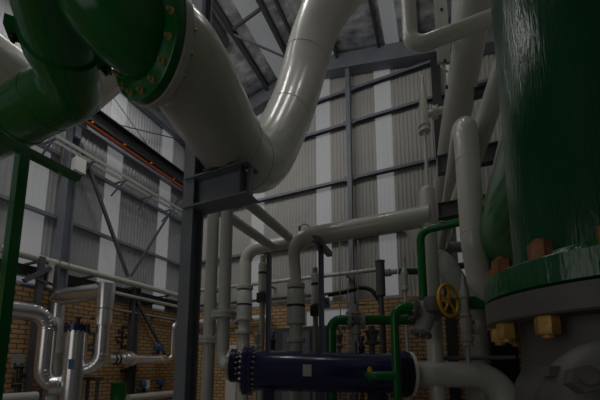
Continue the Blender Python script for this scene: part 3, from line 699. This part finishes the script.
# right loop
DS = 6.2
s2 = at(106, 291, DS); Rb = .122
YS2 = s2.y
s1 = onY(59, 299.5, YS2); s1.z = s2.z; s0z = onY(59, 330, YS2).z
t = thing('lagged_pipe', 'silver clad pipe loop rising over and behind the navy lidded filter vessel', 'pipe', (s2.x, YS2, 0))
pts = [V((s1.x, YS2, 0)), V((s1.x, YS2, s2.z)), s2]
mk('cross_run', MB().tube(fillet([V((s1.x + .0, YS2, .3)), V((s1.x, YS2, s2.z)), s2], .14, 5), [.12, .13] + [.175] * 6, 26), 'silver', t)
zb = onY(106, 370, YS2).z
mk('elbow_cover', MB().lathe(s2 + V((0, 0, -.36)), (0, 0, 1), [(0, Rb), (.01, .15), (.30, .16), (.50, .165), (.52, .12)], 12), 'silver', t, 'boxy mitred elbow cover')
mk('joint_cover', MB().lathe(s2 + V((0, 0, -.68)), (0, 0, 1), [(0, Rb), (.005, Rb * 1.18), (.30, Rb * 1.18), (.31, Rb)], 28), 'silver', t)
pb_ = fillet([s2, V((s2.x, YS2, zb)), V((tk.x + .02, tk.y + .1, zb))], .30, 6)
mk('drop_run', MB().tube(pb_, Rb * .95, 26), 'silver', t)
for i in range(1, len(pb_) - 1): mk('lagging_band', MB().torus(pb_[i], pb_[i + 1] - pb_[i - 1], Rb * .95, .006, 26, 6), 'silver', t)
# wall run
XW = -7.5
w0 = onX(108, 359, XW); w1 = onX(163, 358, XW); w1.z = w0.z
t = thing('lagged_pipe', 'silver clad pipe along the left brickwork, turning up at its far end', 'pipe', (XW, w0.y, w0.z - .2))
wt = onX(172, 322, XW)
wv = onX(172.5, 345, XW)
mk('pipe_run', MB().cyl(w0, w1 - V((0, .12, 0)), .125), 'silver', t)
mk('reducer', MB().tube([w1 - V((0, .14, 0)), w1 - V((0, .12, 0)), w1 + V((0, .04, 0))], [.125, .165, .15], 26), 'silver', t)
mk('riser', MB().tube(fillet([w1, V((XW, w1.y + .34, w0.z)), V((XW, w1.y + .34, wt.z - .1)), V((XW - .05, w1.y + .75, wt.z + .16))], [.2, .2], 7), .075, 20), 'silver', t)
wf_ = onX(128.5, 358, XW); wf_.z = w0.z
mk('flange_cover', MB().lathe(wf_, (0, 1, 0), [(-.17, .125), (-.16, .16), (-.06, .165), (-.055, .215), (.055, .215), (.06, .165), (.16, .16), (.17, .125)], 30), 'silver', t, 'clad flange cover')
for px in (114, 118): 
    w_ = onX(px, 358, XW); w_.z = w0.z; mk('clip', MB().torus(w_, (0, 1, 0), .13, .018, 26, 8), 'hole', t)
mk('wall_bracket', MB().bar((XL + .16, wf_.y + .1, w0.z - .30), (XW + .15, wf_.y + .1, w0.z - .30), .12, .08).bar((XW, wf_.y + .1, w0.z - .28), (XW, wf_.y + .1, w0.z - .15), .06, .05), 'hole', t, smooth=False)
# instruments on the left brickwork
def transmitter(label, px, py, X, m2='gauge', s=1.0):
    p = onX(px, py, X); t = thing('transmitter', label, 'instrument', p - V((0, 0, .15)))
    mk('housing', MB().lathe(p - V((.0, .06, 0)), (.35, 1, 0), [(-.06 * s, .08 * s), (-.05 * s, .10 * s), (.07 * s, .10 * s), (.09 * s, .07 * s)], 20), 'blue', t)
    mk('display', MB().box(p + V((.07 * s, .02, 0)), (.10 * s, .10 * s, .22 * s)), m2, t, smooth=False)
    mk('neck', MB().cyl(p - V((0, 0, .24 * s)), p - V((0, 0, .06 * s)), .045 * s, seg=12), 'black', t)
    mk('mount', MB().bar(p - V((0, 0, .18 * s)), V((XL + .12, p.y, p.z - .18 * s)), .04, .04), 'dsteel', t, smooth=False)
    return t
transmitter('blue and white transmitter low on the left brickwork right of the green bin', 144.5, 384, -7.6)
transmitter('smaller blue transmitter beside the slanting brace, low on the brickwork', 161, 382, -7.65, 'blue', .9)
transmitter('pale blue transmitter above the silver wall pipe by its upturned end', 158.5, 347, -7.6, 'blue', .95)
p = onX(160, 341, -7.7)
a = at(119, 383.5, 7.0); t = thing('bin', 'dark green drum standing by the left brickwork', 'bin', (a.x, a.y, 0))
mk('drum', MB().lathe((a.x, a.y, 0), (0, 0, 1), [(0, .14), (.02, .15), (a.z * .33, .15), (a.z * .34, .157), (a.z * .36, .15), (a.z * .66, .15), (a.z * .67, .157), (a.z * .69, .15), (a.z - .01, .15), (a.z, .155)], 32), 'green', t)
mk('lid', MB().lathe((a.x, a.y, a.z), (0, 0, 1), [(0, .155), (.02, .155), (.025, .14)], 32), 'green', t)
p = onX(18, 361, -7.68)
t = thing('junction_box', 'grey junction box on the brickwork beside the slim green post', 'box', p - V((0, 0, .25)))
mk('housing', MB().box(p, (.14, .16, .28)), 'grey', t, smooth=False)
mk('conduit', MB().cyl(V((p.x, p.y, 0)), p - V((0, 0, .13)), .02, seg=10), 'dsteel', t)
# chain hanging / tangled fittings by the brickwork
def cluster(label, px, py, X, n, m, seed):
    rnd = random.Random(seed); p = onX(px, py, X); t = thing('pipe_fitting', label, 'fitting', p - V((0, 0, .3)))
    mk('manifold', MB().cyl(p - V((0, 0, .32)), p + V((0, 0, .32)), .03, seg=12), m, t)
    for i in range(n):
        z = -.26 + .52 * i / (n - 1); s = 1 if i % 2 else -1
        mk('tee_valve', MB().cyl(p + V((0, -.12 * s, z)), p + V((.04, .02 * s, z)), .035, seg=12).cyl(p + V((0, -.11 * s, z - .05)), p + V((0, -.11 * s, z + .07)), .022, seg=10), m, t)
    mk('wall_clip', MB().bar(p, V((XL + .12, p.y, p.z)), .04, .04), m, t, smooth=False)
cluster('dark manifold of small valves on the brickwork behind the silver wall pipe', 122, 337, -7.6, 5, 'hole', 3)
cluster('brassy fittings cluster between the filter vessel and its silver drop pipe', 94, 345, -6.9, 4, 'dgrey', 5)
cluster('dark fittings low on the brickwork near the green post', 20, 380, -7.6, 4, 'hole', 8)
a = at(83, 383, 6.3)
b0_ = onX(90, 388, -6.6)
t = thing('pipe_stand', 'dark steel stand under the right silver elbow beside the filter vessel', 'stand', (b0_.x, b0_.y, 0))
zt2 = zb - Rb - .02
for s in (-.14, .14): mk('leg', MB().box((s2.x - .25 + s, YS2 + .05, zt2 / 2), (.05, .05, zt2)), 'dsteel', t, smooth=False)
mk('cross_head', MB().box((s2.x - .25, YS2 + .05, zt2 - .03), (.42, .1, .07)), 'dsteel', t, smooth=False)
a, b = onX(-8, 398, -6.3), onX(36, 399, -6.3); a.z = b.z = (a.z + b.z) / 2
t = thing('header_pipe', 'pale pipe low down at the left edge beside the green post', 'pipe', (a.x, a.y, a.z - .1)); mk('pipe_run', MB().cyl(a, b, .09), 'pale', t)
mk('stand', MB().cyl((b.x, b.y - .1, 0), (b.x, b.y - .1, b.z), .05), 'pale', t)
# ================================================================== BIG GREEN VESSEL ON THE RIGHT
vc = FW * 1.297 + RT * 1.253
ZT, ZM, ZB = 1.988, 1.878, 1.777
t = thing('green_vessel', 'huge glossy green upright vessel filling the right edge on a bolted flange', 'vessel', (vc.x, vc.y, ZM))
mk('shell', MB().lathe((vc.x, vc.y, ZM), (0, 0, 1), [(0, .303), (5.6, .303)], 96), 'vgreen', t)
gfl = mk('flange', MB().lathe((vc.x, vc.y, ZM), (0, 0, 1), [(.002, .42), (.008, .43), (ZT - ZM - .006, .43), (ZT - ZM, .424), (ZT - ZM + .003, .35), (ZT - ZM + .03, .325), (ZT - ZM + .05, .303)], 96), 'fgreen', t)
NB = 12; th0 = math.radians(201); RBN = .383
nutm = {}
def nut_mesh(m, h):
    if m not in nutm:
        b = MB(); b.hexa(V((0, 0, 0)), V((0, 0, h)), .039, .05); b.cyl(V((0, 0, h - .001)), V((0, 0, h + .012)), .022, seg=20)
        me = b.mesh('nut', V((0, 0, 0))); me.materials.append(M[m]); nutm[m] = me
    return nutm[m]
t3 = thing('valve_body', 'massive dark grey cast valve under the big green vessel with a hex bolted side cover', 'valve', (vc.x, vc.y, 0))
lowf = mk('flange', MB().lathe((vc.x, vc.y, ZB), (0, 0, 1), [(0, .28), (.001, .422), (.008, .43), (ZM - ZB - .004, .43), (ZM - ZB - .002, .40)], 96), 'dgrey', t3)
for i in range(NB):
    a = th0 + 2 * math.pi * i / NB
    p = vc + RT * (RBN * math.cos(a)) + FW * (RBN * math.sin(a))
    for m, z, par, s in (('copper', ZT, gfl, 1), ('bronze', ZB, lowf, -1)):
        o = bpy.data.objects.new('nut', nut_mesh(m, .066)); COL.objects.link(o); put(o, V((p.x, p.y, z)), par)
        o.rotation_euler = (0 if s > 0 else math.pi, 0, (a + YAW + .35) * (1 if s > 0 else 1))
    o = mk('stud', MB().cyl((p.x, p.y, ZB - .20 if i == 2 else ZB - .082), (p.x, p.y, ZB - .05), .021, seg=16), 'copper', lowf)
z0 = ZB
mk('neck', MB().lathe((vc.x, vc.y, ZB), (0, 0, -1), [(0, .305), (.10, .300), (.17, .302), (.215, .315), (.25, .335), (.33, .34), (.6, .34), (.8, .32), (ZB - .02, .30)], 64), 'dgrey', t3)
sc = at(631, 408, .93); sn = (-FW * .86 - RT * .42 + V((0, 0, .10))).normalized()
cv = mk('side_cover', MB().lathe(sc + sn * .0, sn, [(-.32, .17), (-.10, .185), (-.04, .205), (.0, .20), (.035, .165), (.05, .12), (.055, .01)], 56), 'dgrey', t3)
hb = at(584, 379, .84)
mk('hex_bolt', MB().hexa(hb - sn * .05, hb + sn * .03, .038, .06, .3).cyl(hb + sn * .025, hb + sn * .045, .018, seg=20), 'dgrey', cv, 'large hex bolt head')
mk('lug', MB().box(at(551, 371, 1.02), (.05, .05, .03), (RT, FW, V((0, 0, 1)))), 'dgrey', cv, smooth=False)
# ================================================================== CREAM PIPES BEHIND THE BIG VESSEL
a = at(409, -60, 3.5); b = at(410.5, 48.5, 3.52); Z = b.z
c_ = onY(489, 20, b.y); 
t = thing('cream_elbow_pipe', 'cream pipe dropping from the roof and elbowing right towards the green vessel', 'pipe', b)
mk('pipe_run', MB().tube(fillet([V((b.x, b.y, 9.3)), b, V((1.7, b.y, Z))], .20, 12), .090, 28), 'cream', t)
t = thing('cream_overhead_pipe', 'wide cream pipe slanting up and away overhead, left of the green vessel', 'pipe', at(453, 135, 3.6))
q0, q1, q2 = at(482, -25, 3.85), at(469, 42, 4.1), at(453.5, 135, 5.0)
dq = (q2 - q1).normalized()
q3 = at(439, 232, 6.9)
mk('pipe_run', MB().tube(fillet([q1 - dq * 2.2, q1, q2, q3], [.8, .8], 8), .222, 32), 'cream', t)
t = thing('cream_overhead_pipe', 'narrower cream pipe sloping steeply, half hidden by the green vessel edge', 'pipe', at(482, 120, 3.5))
q1, q2 = at(499, 82, 3.15), at(476, 150, 3.75); dq = (q2 - q1).normalized()
mk('pipe_run', MB().tube([q1 - dq * 1.2, q1, q2, q2 + dq * .9], .115, 28), 'cream', t)
# hairpin
DH = 3.25
h1_ = at(466, 140, DH); h2_ = at(470, 240, DH); h2_ = V((h1_.x, h1_.y, h2_.z)); h3_ = at(481, 292, DH + .15)
ztop = at(462, 127, DH + .1).z + .02
far = onX(442, 262, h1_.x - .0)
t = thing('cream_hairpin_pipe', 'cream pipe running in from far off, bending down in front of the steel beams', 'pipe', h2_)
hp = fillet([at(440.5, 258, 7.0), V((h1_.x, h1_.y, ztop)), h2_, h3_, h3_ + RT * .75], [.20, .55, .2], 14)
mk('pipe_run', MB().tube(hp, .120, 32), 'cream', t)
wd = MB(); weld(wd, V((h1_.x, h1_.y, at(466, 160, DH).z)), (0, 0, 1), .120); mk('weld_bead', wd, 'cream', t)
wd = MB(); weld(wd, V((h1_.x, h1_.y, at(468, 233, DH).z)), (0, 0, 1), .120); mk('weld_bead', wd, 'cream', t)
# perforated strut
a, b = at(445, -30, 3.9), at(444, 60, 4.1)
t = thing('perforated_strut', 'pale perforated steel strut beside the cream elbow pipe', 'strut', V((b.x, b.y, b.z - .4)))
mk('channel', MB().chan(V((b.x, b.y, b.z - .05)), V((b.x, b.y, 9.5)), .17, .05, .01, up=tuple(-FW)), 'pale', t, smooth=False)
for i in range(6):
    pz = at(446, 4, 4.0).z + (i - 3) * .42
    mk('slot', MB().box((b.x - FW.x * .028 + .0, b.y - FW.y * .028, pz), (.035, .008, .05), (RT, FW, V((0, 0, 1)))), 'hole', t, smooth=False)
one('electrical_conduit', 'pale looped conduit by the dark back wall column', 'conduit', MB().tube(fillet([at(449, 50, 5.2), at(442, 58, 5.2), at(441, 68, 5.2), at(448, 72, 5.2)], .1, 5), .018, 10), 'cream')
# steel beams along X
def beam(label, px0, py0, px1, Y, h=.16, w=.12):
    a = onY(px0, py0, Y); b = onY(px1, py0, Y); b.z = a.z
    t = thing('steel_beam', label, 'beam', a)
    mk('girder', MB().ibeam(a, V((b.x, Y, a.z)), w, h, .012, .01), 'dsteel', t, smooth=False)
    mk('end_plate', MB().box(a, (.012, w, h)), 'dsteel', t, smooth=False)
beam('dark steel beam behind the upright limb of the cream hairpin, upper of two', 438, 166, 560, 4.75, .26)
beam('dark steel beam just right of the domed cream pipe, lower of two', 438.5, 212, 520, 4.6, .21)
beam('thin grey steel beam high between two sloping cream pipes', 474, 94, 540, 4.9, .12)
# green overhead pipe behind vessel, and thin pale pipe
gx_ = onY(537, 224, 3.6)
t = thing('process_pipe', 'large dark green pipe running away behind the big green vessel', 'pipe', gx_)
mk('pipe_run', MB().cyl((gx_.x, 2.08, gx_.z), (gx_.x, 7.6, gx_.z), .48, seg=40), 'green', t)
tx = onX(484, 203, .52)
one('thin_pale_pipe', 'thin pale pipe running away just above the large dark green pipe', 'pipe', MB().cyl((onY(497, 168, 3.6).x, 2.6, onY(497, 168, 3.6).z), (onY(497, 168, 3.6).x, 6.5, onY(497, 168, 3.6).z), .045), 'cream')
# lower right background pipes
a = at(478, 310, 4.7)
t = thing('grey_riser', 'grey upright pipe behind the safety valve', 'pipe', (a.x, a.y, 0)); mk('pipe_run', MB().cyl((a.x, a.y, 0), (a.x, a.y, at(478, 262, 4.7).z), .10), 'grey', t)
mk('flange', MB().lathe((a.x, a.y, at(478, 300, 4.7).z), (0, 0, 1), [(-.04, .09), (-.04, .17), (.04, .17), (.04, .09)], 28), 'grey', t)
t = thing('grey_elbow', 'grey pipe slanting down behind the yellow handwheel', 'pipe', at(455, 280, 5.4))
mk('pipe_run', MB().tube(fillet([at(428, 255, 5.5), at(444, 262, 5.4), at(473, 312, 5.0), V((at(473, 312, 5.0).x, at(473, 312, 5.0).y, 0))], [.3, .3], 8), .17, 28), 'grey', t)
# safety valve
D = 4.1
s = at(466.5, 330, D)
def zpx(y): return at(466.5, y, D).z
t = thing('safety_valve', 'grey upright safety valve with pointed spindle above the fat outlet pipe', 'valve', (s.x, s.y, zpx(361)))
mk('body', MB().lathe((s.x, s.y, zpx(346)), (0, 0, 1), [(0, .05), (.005, .065), (.05, .065), (.055, .045), (.09, .05), (.1, .062), (.2, .07), (.3, .078), (.36, .062), (.38, .072), (.40, .072), (.41, .055)], 24), 'grey', t)
z_ = zpx(346) + .41
mk('bonnet', MB().lathe((s.x, s.y, z_), (0, 0, 1), [(0, .055), (.10, .05), (.2, .05), (.21, .06), (zpx(292) - z_, .055), (zpx(288) - z_, .04), (zpx(284) - z_, .025), (zpx(274) - z_, .014)], 20), 'grey', t)
flange(t, (s.x, s.y, zpx(339)), (0, 0, 1), .082, .05, 'grey', 8, .009, 'zinc')
mk('inlet_pipe', MB().cyl((s.x, s.y, zpx(364)), (s.x, s.y, zpx(346)), .028), 'grey', t)
flange(t, s + RT * .115 + V((0, 0, .04)), RT, .095, .05, 'grey', 8, .009, 'zinc')
mk('outlet_stub', MB().cyl(s + V((0, 0, .04)), s + RT * .13 + V((0, 0, .04)), .05), 'grey', t)
a, b = at(421, 358.5, 4.9), at(516, 359, 4.3); b.z = a.z
one('drain_pipe', 'thin dark pipe running level just above the fat grey outlet pipe', 'pipe', MB().cyl(a, b, .028), 'dsteel')
a, b = at(468, 246, 6.4), at(441, 247, 6.4); a.z = b.z
one('cross_pipe', 'short pale pipe crossing behind the upper green loop', 'pipe', MB().cyl(a, b, .11), 'grey')
a, b = at(440, 268, 5.9), at(470, 263, 5.7); b.z = a.z
one('water_pipe', 'short dark green pipe behind the cream hairpin and above the handwheel', 'pipe', MB().cyl(a, b, .06), 'green')
a = at(503, 360, 5.6)  # added column standing in for shade, hides the lit brick behind the elbow
t = thing('steel_column', 'short black stand-in column added to darken the gap behind the fat outlet elbow', 'column', (a.x, a.y, 0))
mk('shaft', MB().ibeam((a.x, a.y, .02), (a.x, a.y, 2.2), .42, .4, .02, .015), 'hole', t, smooth=False)
mk('base_plate', MB().box((a.x, a.y, .01), (.5, .5, .02)), 'hole', t, smooth=False)
# ================================================================== LIGHT
w = bpy.data.worlds.new('world'); S.world = w; w.use_nodes = True
w.node_tree.nodes['Background'].inputs[0].default_value = (.75, .85, 1, 1); w.node_tree.nodes['Background'].inputs[1].default_value = .05
def area(name, loc, size, power, rot=(0, 0, 0), col=(1, .98, .95)):
    l = bpy.data.lights.new(name, 'AREA'); l.shape = 'RECTANGLE'; l.size, l.size_y = size; l.energy = power; l.color = col
    o = bpy.data.objects.new(name, l); COL.objects.link(o); o.location = loc; o.rotation_euler = rot; return o
area('roof_daylight_fill', (-6.6, 3.0, 9.35), (.6, 6), 58)
area('roof_daylight_fill', (-3.9, 0, 10.1), (.5, 5), 42)
area('front_fill', (-4.2, -4.6, 2.6), (4.5, 3.6), 26, (math.radians(90), 0, math.radians(0)))  # added fill from behind the camera; the front wall has no door
for x in (-6.0, -4.5, -3.0, -1.5, 0):
    area('roof_daylight_fill', (x, 3.6, 9.75), (.4, .9), 14, (math.radians(38), 0, 0))  # added fill lamps, tilted to brighten the back wall
S.view_settings.view_transform = 'Standard'; S.view_settings.look = 'None'; S.view_settings.gamma = 1; S.view_settings.exposure = 0
